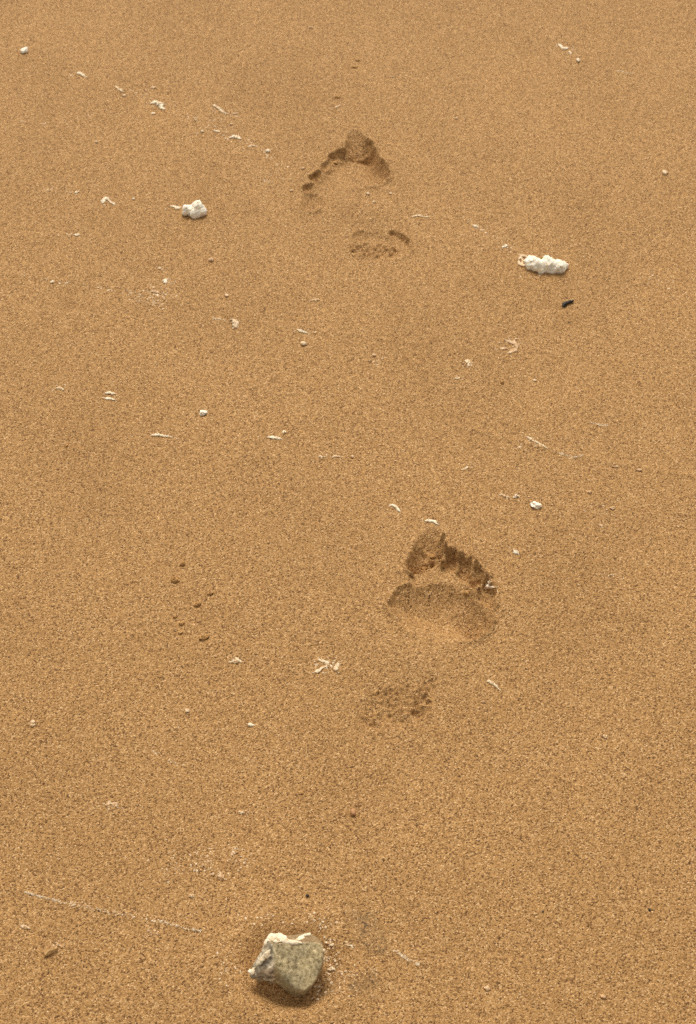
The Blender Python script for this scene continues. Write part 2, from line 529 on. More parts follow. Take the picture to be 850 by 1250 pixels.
def ribbon_geo(P, R, flat, seed, k=8, vary=.9):
    """A lumpy, flattened bead laid along the 3-D points P with half-widths R."""
    P, R = np.asarray(P, float), np.asarray(R, float)
    seg = np.r_[0, np.cumsum(np.linalg.norm(np.diff(P, axis=0), axis=1))]
    n = max(6, int(seg[-1] / max(R.mean() * .45, 1e-4)) + 2)
    n = min(n, 60)
    t = np.linspace(0, seg[-1], n)
    C = np.stack([np.interp(t, seg, P[:, i]) for i in range(3)], 1)
    for _ in range(2):
        C[1:-1] = (C[:-2] + 2 * C[1:-1] + C[2:]) / 4
    rr = np.interp(t, seg, R)
    rd = np.random.default_rng(seed)
    wob = rd.random(n)
    for _ in range(2):
        wob = (np.roll(wob, -1) + wob + np.roll(wob, 1)) / 3
    wob = np.clip((wob - .5) * 2.4 + .5, 0, 1)
    C[1:-1] += (rd.random((n, 3))[1:-1] - .5) * np.array([1, 1, .3]) * R.mean() * .5
    taper = np.clip(np.minimum(np.arange(n) + .4, n - .6 - np.arange(n)) / min(5, n / 2.6), .16, 1) ** .8
    rr = rr * (1 + vary * (wob - .42)) * taper
    T = np.gradient(C, axis=0)
    T /= np.linalg.norm(T, axis=1)[:, None] + 1e-12
    S = np.cross(T, [0, 0, 1.0]); S /= np.linalg.norm(S, axis=1)[:, None] + 1e-12
    U = np.cross(S, T)
    V = []
    for i in range(n):
        for j in range(k):
            a = 2 * math.pi * j / k
            q = 1 + .5 * (rd.random() - .5)
            V.append(C[i] + S[i] * math.cos(a) * rr[i] * q + U[i] * math.sin(a) * rr[i] * flat * q)
    F3 = []
    for i in range(n - 1):
        for j in range(k):
            a, b, c, d = i * k + j, i * k + (j + 1) % k, (i + 1) * k + (j + 1) % k, (i + 1) * k + j
            F3 += [[a, b, c], [a, c, d]]
    V += [C[0] - T[0] * rr[0] * .6, C[-1] + T[-1] * rr[-1] * .6]
    m = n * k
    for j in range(k):
        F3 += [[m, (j + 1) % k, j], [m + 1, (n - 1) * k + j, (n - 1) * k + (j + 1) % k]]
    return np.array(V), np.array(F3)


def join_geo(gs):
    V, F, o = [], [], 0
    for v, f in gs:
        V.append(v); F.append(f + o); o += len(v)
    return np.vstack(V), np.vstack(F)


def fused(name, V, F, mat, voxel, smooth_it=2):
    """Fuse overlapping solids into one skin."""
    me = np_mesh(name, V, F, mat)
    o = bpy.data.objects.new(name, me)
    COL.objects.link(o)
    md = o.modifiers.new('fuse', 'REMESH'); md.mode = 'VOXEL'; md.voxel_size = voxel; md.use_smooth_shade = True
    if smooth_it:
        ms = o.modifiers.new('soften', 'SMOOTH'); ms.iterations = smooth_it; ms.factor = .5
    dg = bpy.context.evaluated_depsgraph_get()
    me2 = bpy.data.meshes.new_from_object(o.evaluated_get(dg))
    bpy.data.objects.remove(o)
    bpy.data.meshes.remove(me)
    me2.name = name
    me2.materials.clear(); me2.materials.append(mat)
    me2.polygons.foreach_set('use_smooth', np.ones(len(me2.polygons), bool))
    return me2


def mesh_np(me):
    V = np.zeros(len(me.vertices) * 3, np.float32)
    me.vertices.foreach_get('co', V)
    return V.reshape(-1, 3).astype(float)


def set_co(me, V):
    me.vertices.foreach_set('co', np.ascontiguousarray(V, np.float32).ravel())
    me.update()


SEED = [100]
LINES = []


def scrap(name, label, cat, group, lines, tone, flat=.5, lift=.24, up=0.0):
    """Foam scrap: LINES is a list of [(u, v, width), ...] beads that touch one another."""
    SEED[0] += 7
    gs = []
    for ln in lines:
        pts = [on_sand(u, v) for u, v, w in ln]
        R = [w * 1.2 * mpp(v) / 2 for u, v, w in ln]
        P = [p + np.array([0, 0, r * flat * lift + .0003 + up]) for p, r in zip(pts, R)]
        if len(ln) == 1:
            r = R[0]
            v_, f_ = blob_geo(r, r, r * flat * 1.3, SEED[0])
            gs.append((v_ + P[0], f_))
        else:
            gs.append(ribbon_geo(P, R, flat, SEED[0] + len(gs)))
    V, F = join_geo(gs)
    base = V.mean(0); base[2] = V[:, 2].min()
    mat = M_FOAM['scrap' if tone == 'white' else tone]
    LINES.extend((ln, tone) for ln in lines)
    if len(gs) > 1:
        me = fused(name, V - base, F, mat, max(.00045, mpp(lines[0][0][1]) * .32), 1)
    else:
        me = np_mesh(name, V - base, F, mat)
    return tag(link(name, me, loc=base), label, cat, group)


def nub(name, label, cat, group, u, v, wu, wv, mat, height=.8, rough=.28, sub=3, sink=.25, rot=0.0):
    """One rounded lump resting on the sand; wu, wv its widths on the survey sheet."""
    SEED[0] += 7
    p = on_sand(u, v)
    rx = wu * mpp(v) / 2
    ry = wv * mpp(v) / 2
    rz = min(rx, ry) * height
    V, F = blob_geo(rx, ry, rz, SEED[0], sub, rough)
    c, s = math.cos(rot), math.sin(rot)
    V = V @ np.array([[c, s, 0], [-s, c, 0], [0, 0, 1]])
    me = np_mesh(name, V + np.array([0, 0, rz * (1 - sink)]), F, mat)
    return tag(link(name, me, loc=p), label, cat, group)


# ---- foam scraps: (label, tone, beads)
G_SCRAP = 'scraps of dried foam on the sand'
G_FLECK = 'tiny flecks of foam on the sand'
SCRAPS = [
    ('short bent white foam strip, second bright bit in from the top left corner', 'white', [[(93, 90, 3), (97, 89, 4), (101, 92, 4), (105, 94, 3)]]),
    ('thin diagonal foam sliver between the bent strip and the hooked scrap', 'cream', [[(141, 105, 2), (146, 110, 3), (152, 113, 3)]]),
    ('hooked white foam scrap like a shepherd crook, upper left', 'white', [[(184, 127, 4), (190, 125, 5), (196, 127, 5), (197, 132, 5), (202, 134, 4)]]),
    ('short faded foam dash just above the hooked scrap', 'pink', [[(183, 108, 2), (187, 107, 3), (191, 107, 2)]]),
    ('slanting cream foam streak above the row of dots, upper left of far footprint', 'cream', [[(260, 128, 3), (266, 132, 3.5), (273, 137, 2.5), (279, 140, 2)]]),
    ('faint foam dash touching the tail of the slanting cream streak', 'pink', [[(284, 140, 2), (291, 138, 3)]]),
    ('curved white foam crescent below the joined foam beads, left of far footprint', 'white', [[(279, 169, 3), (286, 167, 4), (295, 170, 4)]]),
    ('pair of joined foam beads just above the white crescent', 'white', [[(259, 159, 3), (263, 160, 2), (269, 161, 5)]]),
    ('faint flat foam dash between the white crescent and far footprint', 'pink', [[(302, 179, 2), (307, 178, 3), (313, 178, 2)]]),
    ('pale pink foam dash above the toes of the far footprint', 'pink', [[(409, 132, 2), (415, 129, 4)]]),
    ('knobbly foam scrap in three lumps, top right near the oval bead', 'white', [[(681, 54, 4), (685, 57, 3), (688, 60, 6), (692, 59, 3), (695, 58, 3)], [(694, 62, 2), (698, 66, 2)]]),
    ('flat foam dash alone near the left edge, level with toes of the far footprint', 'pink', [[(57, 232, 2), (61, 233, 3)]]),
    ('short white foam dash between the lone edge dash and the arched scrap', 'white', [[(91, 236, 3), (97, 234, 3)]]),
    ('arched white foam scrap with a trailing tail, left of the popcorn shaped clump', 'white', [[(125, 249, 4), (127, 244, 4), (131, 242, 4), (135, 247, 3), (141, 250, 3)]]),
    ('flat white foam strip lying just left of the popcorn shaped clump', 'white', [[(208, 252, 3), (214, 253, 5), (220, 255, 4)]]),
    ('white foam dash with a faint tail below the arched scrap', 'white', [[(90, 287, 2), (94, 287, 4), (98, 287, 3)]]),
    ('small star shaped foam scrap beneath the popcorn clump, towards the left', 'white', [[(198, 343, 3), (203, 342, 4), (207, 341, 2.5)], [(202, 342, 3), (203, 347, 2.5)]]),
    ('stubby foam dash just above the small star shaped scrap', 'cream', [[(193, 328, 2.5), (198, 327, 3.5)]]),
    ('faint wavering foam streak under the star shaped scrap', 'pink', [[(183, 357, 2), (189, 356, 3), (198, 359, 2)]]),
    ('cream foam ring open on one side, C shaped, below the far footprint', 'cream', [[(281, 391, 4), (285, 390, 4), (288, 394, 5), (288, 399, 5), (284, 402, 4)]]),
    ('thin pale foam thread just above the crooked white strip', 'pink', [[(377, 368, 1.8), (384, 366, 2.4), (391, 366, 2)]]),
    ('crooked white foam strip between the open ring and cream bead', 'white', [[(363, 402, 3), (369, 405, 4), (376, 407, 4)]]),
    ('small lump at the right end of the crooked white strip', 'pink', [[(383, 407, 3), (387, 406, 3)]]),
    ('thin crumbly foam line just above the crescent heel mark of the far footprint', 'cream', [[(502, 265, 2), (511, 263, 2.8), (518, 265, 2), (525, 265, 2)]]),
    ('stubby foam dash between the far footprint and the biggest white clump', 'white', [[(577, 275, 4), (582, 277, 4), (585, 278, 3)]]),
    ('small foam scrap nearest the frothy end of the biggest white clump', 'white', [[(613, 303, 3), (618, 300, 4), (621, 300, 2.5)]]),
    ('curled faded foam loop with thin arms below the black twig', 'pink', [[(614, 414, 2.5), (620, 417, 3), (628, 419, 3.5), (632, 423, 4), (630, 427, 4), (624, 430, 3.5), (619, 432, 3)],
                                                                      [(608, 425, 2), (614, 426, 3), (620, 426, 2)], [(627, 418, 3), (629, 414, 2.5), (634, 413, 3)]]),
    ('ragged little foam scrap at far left, level with the twin white dashes', 'cream', [[(67, 475, 2.5), (73, 473, 3.5), (79, 477, 2.5)]]),
    ('upper dash of the twin white foam dashes at far left', 'white', [[(128, 480, 3), (134, 480, 4), (141, 481, 3)]]),
    ('lower dash of the twin white foam dashes at far left', 'white', [[(128, 487, 4), (134, 487, 4), (142, 489, 3)]]),
    ('thin white foam streak tapering to the right, left of the white nugget', 'white', [[(184, 532, 2.5), (194, 531, 4), (203, 533, 2), (211, 534, 1.8)]]),
    ('crumbly foam dash right below a small white bead in the middle of the sand', 'white', [[(326, 534, 2.5), (332, 534, 3), (339, 535, 3), (345, 537, 3)]]),
    ('left of two faint foam dashes in line, mid picture', 'cream', [[(388, 557, 2), (393, 558, 3), (398, 558, 2)]]),
    ('right of two faint foam dashes in line, mid picture', 'pink', [[(405, 558, 2.5), (411, 557, 3), (418, 559, 2)]]),
    ('comma shaped foam scrap to the left of the curled faded loop', 'cream', [[(567, 440, 3), (572, 442, 6), (575, 443, 4)], [(572, 443, 4), (572, 448, 2.5)]]),
    ('thin flat foam dash below the comma shaped scrap', 'cream', [[(555, 462, 1.8), (560, 462, 3), (563, 461, 2)]]),
    ('long slanting foam sliver in the right half, frayed at its lower end', 'cream', [[(643, 533, 2.5), (651, 538, 3.5), (657, 541, 3.5), (663, 544, 3), (669, 548, 2)]]),
    ('small double foam bead above the near footprint toward the right', 'cream', [[(563, 574, 3.5), (567, 573, 2), (572, 570, 3.5)]]),
    ('thin bent foam scrap just left of the white nugget at right', 'white', [[(626, 608, 2.5), (631, 606, 3.5), (635, 606, 3)]]),
    ('faint sandy foam streak left of the thin bent scrap', 'pink', [[(609, 604, 2.5), (616, 605, 3), (623, 608, 2)]]),
    ('thin crooked foam thread above left of the bone shaped piece', 'white', [[(475, 617, 2), (481, 617, 3), (485, 621, 2.5), (489, 625, 2)]]),
    ('white bone shaped foam piece lying above the big toe of the near footprint', 'white', [[(519, 636, 6), (523, 636, 4), (528, 636, 4), (533, 639, 6), (536, 641, 4)]]),
    ('ragged white foam tuft stuck on the toe rim of the near footprint', 'white', [[(593, 714, 5), (597, 717, 7), (601, 721, 4)], [(597, 716, 4), (598, 711, 3)], [(596, 718, 4), (604, 719, 2.5)]]),
    ('short white foam slash right of the near footprint toes', 'white', [[(626, 671, 2.5), (630, 674, 3.5), (634, 677, 3)]]),
    ('thin faded foam dash near right edge, level with the bone shaped piece', 'pink', [[(731, 640, 2), (737, 643, 3)]]),
    ('pale foam strip with a hump, below the sand pellets', 'cream', [[(278, 809, 2.5), (285, 808, 4), (290, 806, 5), (296, 809, 3)]]),
    ('lacy tangle of foam threads to the upper left of the near heel', 'cream', [[(387, 804, 2), (394, 808, 3), (398, 807, 4), (402, 811, 4)], [(380, 822, 2.5), (387, 820, 3), (393, 816, 3), (399, 813, 2.5), (402, 811, 3)],
                                                                        [(402, 811, 3), (407, 815, 3), (410, 817, 5), (413, 811, 3), (417, 810, 3)]]),
    ('thin wavy foam thread right of the near heel', 'cream', [[(594, 831, 2.5), (600, 833, 3), (605, 837, 2.5), (612, 844, 2)]]),
    ('faded twiggy foam scrap at far left, below the round bead on the edge', 'pink', [[(128, 984, 2.5), (135, 981, 3), (141, 982, 3.5), (145, 979, 2.5)], [(141, 982, 3), (143, 986, 2.5)], [(135, 981, 2.5), (132, 977, 2)]]),
    ('pale foam dash in the open sand below the pellets and hump strip', 'white', [[(301, 884, 3), (306, 885, 4), (311, 886, 2.5)]]),
    ('faint foam dash above the stone, left of the russet pebble', 'cream', [[(291, 991, 2.5), (296, 992, 3), (299, 992, 2)]]),
    ('pale pink forked foam scrap up left of the stone', 'pink', [[(264, 1069, 3), (270, 1070, 4), (275, 1068, 4.5)], [(270, 1070, 3), (273, 1073, 3)]]),
    ('faint foam thread reaching the left edge below a long swash line', 'pink', [[(24, 1130, 3), (31, 1132, 3), (38, 1134, 2.5)]]),
    ('white foam thread on the sand right of the stone', 'cream', [[(383 + 38, 1154, 2.5), (427, 1154, 2.5), (431, 1156, 3)]]),
    ('forked white foam thread against the right side of the stone', 'cream', [[(396, 1150, 3), (402, 1152, 2.5), (406, 1149, 2.5)], [(402, 1152, 2.5), (409, 1155, 3.5)]]),
    ('short white foam dash low at the right of the stone', 'cream', [[(399, 1184, 2), (405, 1183, 3.5), (409, 1183, 2.5)]]),
]
for lab, tone, ln in SCRAPS:
    scrap('foam_scrap', lab, 'foam scrap', G_SCRAP, ln, tone, flat=.36 if tone != 'white' else .46, up=.0022 if 'toe rim' in lab else 0)

# single beads and flecks: (label, u, v, width, depth, tone)
BEADS = [
    ('bright white foam lump near the left edge, above every other piece there', 30, 63, 9, 11, 'white'),
    ('tiny fleck under the hooked white scrap', 187, 139, 5, 3.5, 'white'),
    ('tiny fleck under the thin diagonal sliver', 152, 117, 4, 3, 'cream'),
    ('topmost tiny dot left of the joined foam beads', 239, 147, 3, 3, 'cream'),
    ('white dot at the left end of the joined foam beads', 247, 161, 4.5, 4.5, 'white'),
    ('tiny dot below the tail of the slanting cream streak', 283, 152, 4, 3, 'cream'),
    ('white three sided bead between the crescent and far footprint', 327, 185, 5.5, 6, 'white'),
    ('flat fleck alone at the very top of the sand, left of centre', 380, 34, 5, 3, 'pink'),
    ('tiny fleck a hand above the far big toe, toward the right', 479, 94, 4, 3, 'cream'),
    ('tiny fleck alone in clear sand right of the far big toe', 557, 145, 4, 3.5, 'cream'),
    ('oval white bead just below the knobbly three lump scrap', 706, 74, 5, 7.5, 'white'),
    ('cream bead near the right edge, level with the far ball', 811, 211, 6.5, 8, 'cream'),
    ('tiny fleck between the arched scrap and popcorn clump', 163, 243, 3.5, 3, 'white'),
    ('tiny white fleck at far left, lowest before the ragged foam scrap', 64, 345, 5, 4.5, 'white'),
    ('tiny fleck in the gap between far toes and popcorn clump', 356, 233, 4.5, 4, 'pink'),
    ('tiny fleck above and left of the far toes', 370, 206, 5, 4, 'pink'),
    ('upper white fleck on the instep of the far footprint', 449, 237, 4.5, 4, 'cream'),
    ('lower white fleck on the instep of the far footprint', 457, 247, 4, 6, 'cream'),
    ('tiny dot right of the far instep', 477, 237, 4, 4, 'cream'),
    ('small pale cluster dot midway between popcorn clump and open ring', 258, 318, 6, 6, 'pink'),
    ('tiny fleck just above the open foam ring', 277, 361, 4.5, 4.5, 'cream'),
    ('round cream bead below the crooked white strip', 371, 420, 7, 7, 'cream'),
    ('tiny dot right of the comma shaped scrap, under the curled loop', 653, 465, 4, 4, 'cream'),
    ('white foam nugget in the left half, alone on plain sand', 248, 505, 9, 8, 'white'),
    ('small white bead above the crumbly dash in mid sand', 347, 528, 5, 5, 'white'),
    ('white foam nugget in the right half, beside the thin bent scrap', 654, 618, 13, 10, 'white'),
    ('tiny fleck up and right of the white nugget in right half', 720, 601, 5, 4.5, 'pink'),
    ('pale pink fleck near the right edge, level with the right white nugget', 748, 621, 7, 4.5, 'pink'),
    ('thin flat fleck near right edge, upper of two', 751, 570, 8, 3, 'pink'),
    ('flat fleck near right edge, lower and farther right of two', 781, 574, 7, 3.5, 'pink'),
    ('highest dot of three flecks in mid sand below the cream bead', 457, 434, 4, 4, 'pink'),
    ('lower left dot of three flecks in mid sand below the cream bead', 452, 441, 4.5, 4, 'pink'),
    ('round pale bead close to the left edge in the lower half', 40, 884, 7, 8, 'cream'),
    ('cream grain left of the pale dash in open sand', 229, 868, 5, 5, 'cream'),
    ('angled tiny fleck just below the thin wavy thread right of the near heel', 590, 857, 4.5, 4, 'pink'),
    ('cream oval grain in bare sand right of the heel', 739, 899, 4.5, 5.5, 'cream'),
    ('square pale chip left and above the stone', 234, 1094, 7, 6, 'cream'),
    ('small fleck beside the forked scrap up left of the stone', 260, 1068, 5, 4.5, 'pink'),
    ('pale fleck low in bare sand, right of the stone', 595, 1207, 7, 6, 'pink'),
    ('pale fleck low in bare sand near the right corner', 736, 1217, 6, 6, 'pink'),
    ('pale fleck in bare sand between stone and right edge, higher up', 584, 1025, 6, 4, 'pink'),
    ('lone small fleck below the short bent white strip at upper left', 118, 174, 4, 4, 'cream'),
    ('tiny grain of foam on bare sand, right end of the line of two faint dashes', 430, 558, 4, 4, 'cream'),
]
for lab, u, v, a, b, tone in BEADS:
    nub('foam_fleck', lab, 'foam fleck', G_FLECK, u, v, a, b, M_FOAM['scrap' if tone == 'white' and a < 8 else tone], .62, .42, 3 if a < 8 else 4, .36)


# ---- the two clumps of sea foam
def clump(name, label, lobes, fringe, tone_m, voxel, seed, soft=4):
    """LOBES: (u, v, radius, height of centre in radii) seen from the path; FRINGE: thin froth beads."""
    gs = []
    for k, (u, v, r, up) in enumerate(lobes):
        R = r * mpp(v)
        zc = R * up
        g = on_sand(u, v)
        x, y = gp(u, v, g[2] + zc)
        V, F = blob_geo(R, R, R * .92, seed + 3 * k, 4, .10)
        gs.append((V + np.array([x, y, g[2] + zc]), F))
    V, F = join_geo(gs)
    base = np.array([*gp(*lobes[0][:2]), 0.0]); base[2] = on_sand(*lobes[0][:2])[2]
    me = fused('froth', V - base, F, tone_m, voxel, soft)
    C = mesh_np(me)
    nrm = np.zeros(len(me.vertices) * 3, np.float32); me.vertices.foreach_get('normal', nrm); nrm = nrm.reshape(-1, 3)
    C = C + nrm * (lumpy(C, .0055, .0022, seed + 50) + lumpy(C, .0020, .0010, seed + 51))[:, None]
    set_co(me, C)
    root = link(name, None, loc=base)
    tag(root, label, 'foam clump', 'clumps of sea foam on the sand')
    link('foam_body', me, root)
    if fringe:
        gs = []
        for k, ln in enumerate(fringe):
            pts = [on_sand(u, v) + np.array([0, 0, w * mpp(v) * .25]) for u, v, w in ln]
            gs.append(ribbon_geo(pts, [w * mpp(v) / 2 for u, v, w in ln], .6, seed + 90 + k))
        V, F = join_geo(gs)
        link('froth_fringe', fused('froth_fringe', V - base, F, M_FOAM['cream'], .0006, 1), root)
    return root


clump('foam_clump', 'biggest white foam clump, three lumps long with a lacy froth end, at right',
      [(650, 321, 8.5, .55), (657, 325, 8.5, .45), (646, 318, 5.5, .5), (669, 324, 10, .5), (667, 319, 7, .9), (682, 326, 9, .55), (687, 325, 6.5, .5), (661, 330, 6, .3), (674, 329, 7, .35)],
      [[(633, 318, 2.5), (636, 313, 3), (640, 312, 3), (643, 315, 3), (646, 318, 4)], [(633, 318, 2.5), (634, 323, 3), (638, 325, 3.5), (643, 324, 3), (647, 322, 4)],
       [(636, 313, 2), (638, 319, 2.5), (638, 325, 2.5)], [(638, 319, 2), (645, 320, 3)]],
      M_FOAM['white'], .0011, 300)
clump('foam_clump', 'small popcorn shaped cream white foam clump with three round lobes, at left',
      [(229, 257, 7.5, .55), (235, 255, 7, .6), (241.5, 253, 8, .95), (244.5, 258, 7.5, .6), (237, 261, 6, .5), (239, 257, 7, .7)], None, M_FOAM['white'], .0009, 400, 9)


# ---- black twig
def twig():
    P = [on_sand(u, v) for u, v in ((686.5, 376.5), (689, 373), (692, 371), (695.5, 370), (700.5, 367.8))]
    P = [p + np.array([0, 0, .0022]) for p in P]
    V, F = ribbon_geo(P, [2.2 * mpp(372), 2.4 * mpp(372), 2.0 * mpp(372), 1.9 * mpp(372), 2.1 * mpp(372)], .9, 555, 10, .35)
    base = V.mean(0); base[2] = V[:, 2].min()
    tag(link('twig', np_mesh('twig', V - base, F, M_TWIG), loc=base), 'short crooked black twig below the biggest white foam clump', 'twig')


twig()

# ---- pellets of sand thrown up by something burrowing, and loose crumbs
PEL = 'small pellets of sand left of the near footprint'
for lab, u, v, a, b, rot in (
        ('topmost sand pellet of the small group left of near footprint', 223, 689, 7, 6, 0),
        ('fat knobbly sand pellet, leftmost and darkest beneath of the group', 214, 708.5, 10, 8, 0),
        ('sand pellet farthest right in the small group', 257, 725, 7, 5.5, .2),
        ('sand pellet just left below the rightmost one', 240.5, 738, 8, 7, .3),
        ('smallest sand pellet, in the left column of the group', 214, 753, 5.5, 4.5, .3),
        ('sand pellet just under the smallest one in the column', 222, 761.5, 7, 5.5, .2),
        ('lowest sand pellet of the left column, wedge shaped', 220.5, 772, 6.5, 5, .5),
        ('long double sand pellet, lowest and largest of the group', 250, 778, 13, 7, .4)):
    nub('sand_pellet', lab, 'sand pellet', PEL, u, v, a, b, M_CLOD, .67, .38, 3, .38, rot)
CR = 'loose crumbs of sand'
for lab, u, v, a, b in (
        ('sand crumb above the far big toe, upper of two', 437, 74, 6, 4), ('sand crumb above the far big toe, lower of two', 433, 82, 7, 4),
        ('sand crumb near the pink dash above the far toes', 412, 119, 6, 5), ('round sand crumb below the curled faded foam loop', 613, 467, 6, 6),
        ('upright sand crumb at far left under the ragged scrap', 81, 544, 5, 6), ('sand crumb alone between near heel and stone', 367, 968, 7, 5),
        ('sand crumb inside the near footprint beneath the big toe', 528, 680, 13, 8), ('flat sand crumb inside the near footprint, left below the toe crumb', 518, 694, 7, 5),
        ('sand crumb on the floor of the near footprint under small toes', 571, 724, 9, 7), ('sand crumb below the far second toe', 409, 199, 7, 5)):
    nub('sand_crumb', lab, 'sand crumb', CR, u, v, a, b, M_CLOD, .55, .42, 3, .42)

nub('pebble', 'small upright russet pebble in open sand above the stone', 'pebble', None, 431, 993, 7, 11, M_PEBBLE, .9, .2, 3, .3)
G_GRIT = 'black specks of grit'
nub('grit_speck', 'round black speck above the stone', 'grit speck', G_GRIT, 375.3, 1094, 4.5, 4.5, M_GRIT, .8, .2, 2, .2)
nub('grit_speck', 'black speck near the right edge low down', 'grit speck', G_GRIT, 793, 1111, 3.4, 3.6, M_GRIT, .8, .2, 2, .2)
nub('grit_speck', 'tiny dark speck in bare sand midway between the stone and right edge', 'grit speck', G_GRIT, 663, 1113, 2.6, 3.6, M_GRIT, .8, .2, 2, .2)


# ---- shell fragment at lower left
def shell():
    out = [(53.5, 1161), (57, 1158.5), (62, 1158), (66, 1155.5), (69, 1154), (70.5, 1157), (68, 1160), (64, 1162.5), (59, 1165), (55, 1166.5)]
    top = []
    for k, (u, v) in enumerate(out):
        g = on_sand(u, v)
        z = g[2] + (.0045 if v < 1160 else .0028)
        top.append(np.array([*gp(u, v, z), z]))
    top = np.array(top)
    n = len(top)
    c = top.mean(0) + np.array([0, 0, .0014])
    low = top - np.array([0, 0, .0016])
    rl = top * .5 + c * .5; rl[:, 2] = c[2] - .0004 + .0006 * np.sin(np.arange(n) * 2.1)
    V = np.vstack([top, rl, [c], low, [c - np.array([0, 0, .003])]])
    F = []
    for i in range(n):
        j = (i + 1) % n
        F += [[i, j, n + j], [i, n + j, n + i], [n + i, n + j, 2 * n], [j, i, 2 * n + 1 + i], [j, 2 * n + 1 + i, 2 * n + 1 + j], [2 * n + 1 + j, 2 * n + 1 + i, 3 * n + 1]]
    base = V.mean(0); base[2] = V[:, 2].min()
    o = link('shell_fragment', np_mesh('shell_fragment', V - base, np.array(F), M_SHELL, False), loc=base)
    tag(o, 'tan arrow shaped shell fragment at lower left, one side lifted off the sand', 'shell fragment')


shell()
scrap('foam_scrap', 'faint foam thread hooked round the tip of the tan shell fragment', 'foam scrap', G_SCRAP, [[(69, 1156, 3), (71, 1153, 3), (75, 1156, 2.5), (80, 1158, 2)]], 'pink', .5)


# ---- the stone
def px3(zx, zy):
    return 270 + zx / 4.722, 1090 + zy / 4.722


def stone():
    # outline in plan, each corner taken at the height its rim stands above the sand
    rim = [((160, 470), .006), ((172, 492), .004), ((208, 494), .003), ((238, 488), .003), ((258, 512), .003), ((310, 512), .003), ((350, 540), .006), ((395, 558), .008), ((440, 570), .0105), ((490, 560), .0115),
           ((538, 518), .012), ((572, 458), .013), ((594, 395), .015), ((598, 335), .017), ((582, 285), .018), ((545, 250), .019), ((500, 232), .020), ((440, 236), .021), ((385, 246), .023),
           ((350, 246), .025), ((305, 246), .025), ((262, 272), .024), ((244, 305), .021), ((225, 350), .017), ((192, 400), .012), ((170, 440), .009)]
    c2 = px3(395, 400)
    g0 = on_sand(*c2)[2]
    zb = g0
    base_c = gp(*c2, zb + .012)
    pts = np.array([gp(*px3(*p), zb + z) for p, z in rim])
    zr = np.array([z for p, z in rim])
    pts = np.vstack([pts, pts[:1]]); zr = np.r_[zr, zr[0]]
    seg = np.r_[0, np.cumsum(np.linalg.norm(np.diff(pts, axis=0), axis=1))]
    n = 260
    t = np.linspace(0, seg[-1], n, endpoint=False)
    O = np.stack([np.interp(t, seg, pts[:, i]) for i in range(2)], 1)
    zo = np.interp(t, seg, zr)
    for _ in range(4):
        O = (np.roll(O, 1, 0) + 2 * O + np.roll(O, -1, 0)) / 4
        zo = (np.roll(zo, 1) + 2 * zo + np.roll(zo, -1)) / 4
    # plateau: fitted plane through three heights (ridge, right rim, near rim), and a lower left flank
    A = np.array([[*gp(*px3(330, 300), zb + .031), .031], [*gp(*px3(560, 320), zb + .024), .024], [*gp(*px3(440, 530), zb + .0145), .0145]])
    nrm = np.cross(A[1] - A[0], A[2] - A[0])
    plane = lambda q: A[0, 2] - (nrm[0] * (q[:, 0] - A[0, 0]) + nrm[1] * (q[:, 1] - A[0, 1])) / nrm[2]
    # the left flank falls from the ridge to the left tip
    fA = lambda a, b: (lambda q: [*q[0], float(plane(q)[0])])(np.array([gp(*px3(a, b), zb + .024)]))
    Bp = np.array([fA(300, 335), fA(312, 500), [*gp(*px3(180, 460), zb + .008), .008]])
    nb = np.cross(Bp[1] - Bp[0], Bp[2] - Bp[0])
    planeB = lambda q: Bp[0, 2] - (nb[0] * (q[:, 0] - Bp[0, 0]) + nb[1] * (q[:, 1] - Bp[0, 1])) / nb[2]
    # the back shelf drops behind the ridge
    Cp = np.array([[*gp(*px3(300, 296), zb + .0315), .0315], [*gp(*px3(500, 296), zb + .027), .027], [*gp(*px3(480, 236), zb + .019), .019]])
    nc = np.cross(Cp[1] - Cp[0], Cp[2] - Cp[0])
    planeC = lambda q: Cp[0, 2] - (nc[0] * (q[:, 0] - Cp[0, 0]) + nc[1] * (q[:, 1] - Cp[0, 1])) / nc[2]
    V, sandy, grey = [], [], []
    K = 46
    S = np.linspace(1, 0, K, endpoint=False)
    ri = []
    # skirt below the rim, tucked in and buried
    skirt = [(.70, -.016), (.82, -.007), (.92, .0), (.985, None)]
    for s, zz in skirt:
        q = base_c + (O - base_c) * s
        z = np.full(n, zz) if zz is not None else zo * .7
        if zz is not None and zz >= 0:
            z = np.minimum(zo * .35, .003) + zz
        ri.append((q, z, 1.0))
    for s in S:
        q = base_c + (O - base_c) * s
        top = np.minimum(np.minimum(plane(q), planeB(q)), planeC(q) + .0005)
        k = np.clip((1 - s) / .30, 0, 1)
        k = k * (2 - k)
        k = np.sqrt(np.clip(1 - (1 - k) ** 2, 0, 1))
        z = zo + (np.maximum(top, zo * .9) - zo) * k
        ri.append((q, z, s))
    Q = np.vstack([r[0] for r in ri]); Zs = np.concatenate([r[1] for r in ri]); SS = np.concatenate([np.full(n, r[2]) for r in ri])
    pB, pA, pC = planeB(Q), plane(Q), planeC(Q) + .0005
    gy = sstep(-.001, .0015, np.minimum(pA, pC) - pB) * (Zs > -.002)
    sd = sstep(-.0005, .0025, np.minimum(pA, pB) - pC) * .75
    edge = sstep(.9, 1.0, SS) * sstep(.45, .8, (Q[:, 0] - base_c[0]) / .03) * .45 * sstep(.95, 1.0, SS)
    C3 = np.column_stack([Q, Zs])
    amp = np.where(SS >= .999, .6, 1.0)
    Zs2 = Zs + amp * (lumpy(C3, .006, .0011, 71) + lumpy(C3, .0022, .0005, 72) + gy * lumpy(C3, .0035, .0016, 73))
    C3[:, 2] = Zs2
    rows = len(ri)
    ctr = C3[-n:].mean(0)
    V = np.vstack([C3, [ctr]])
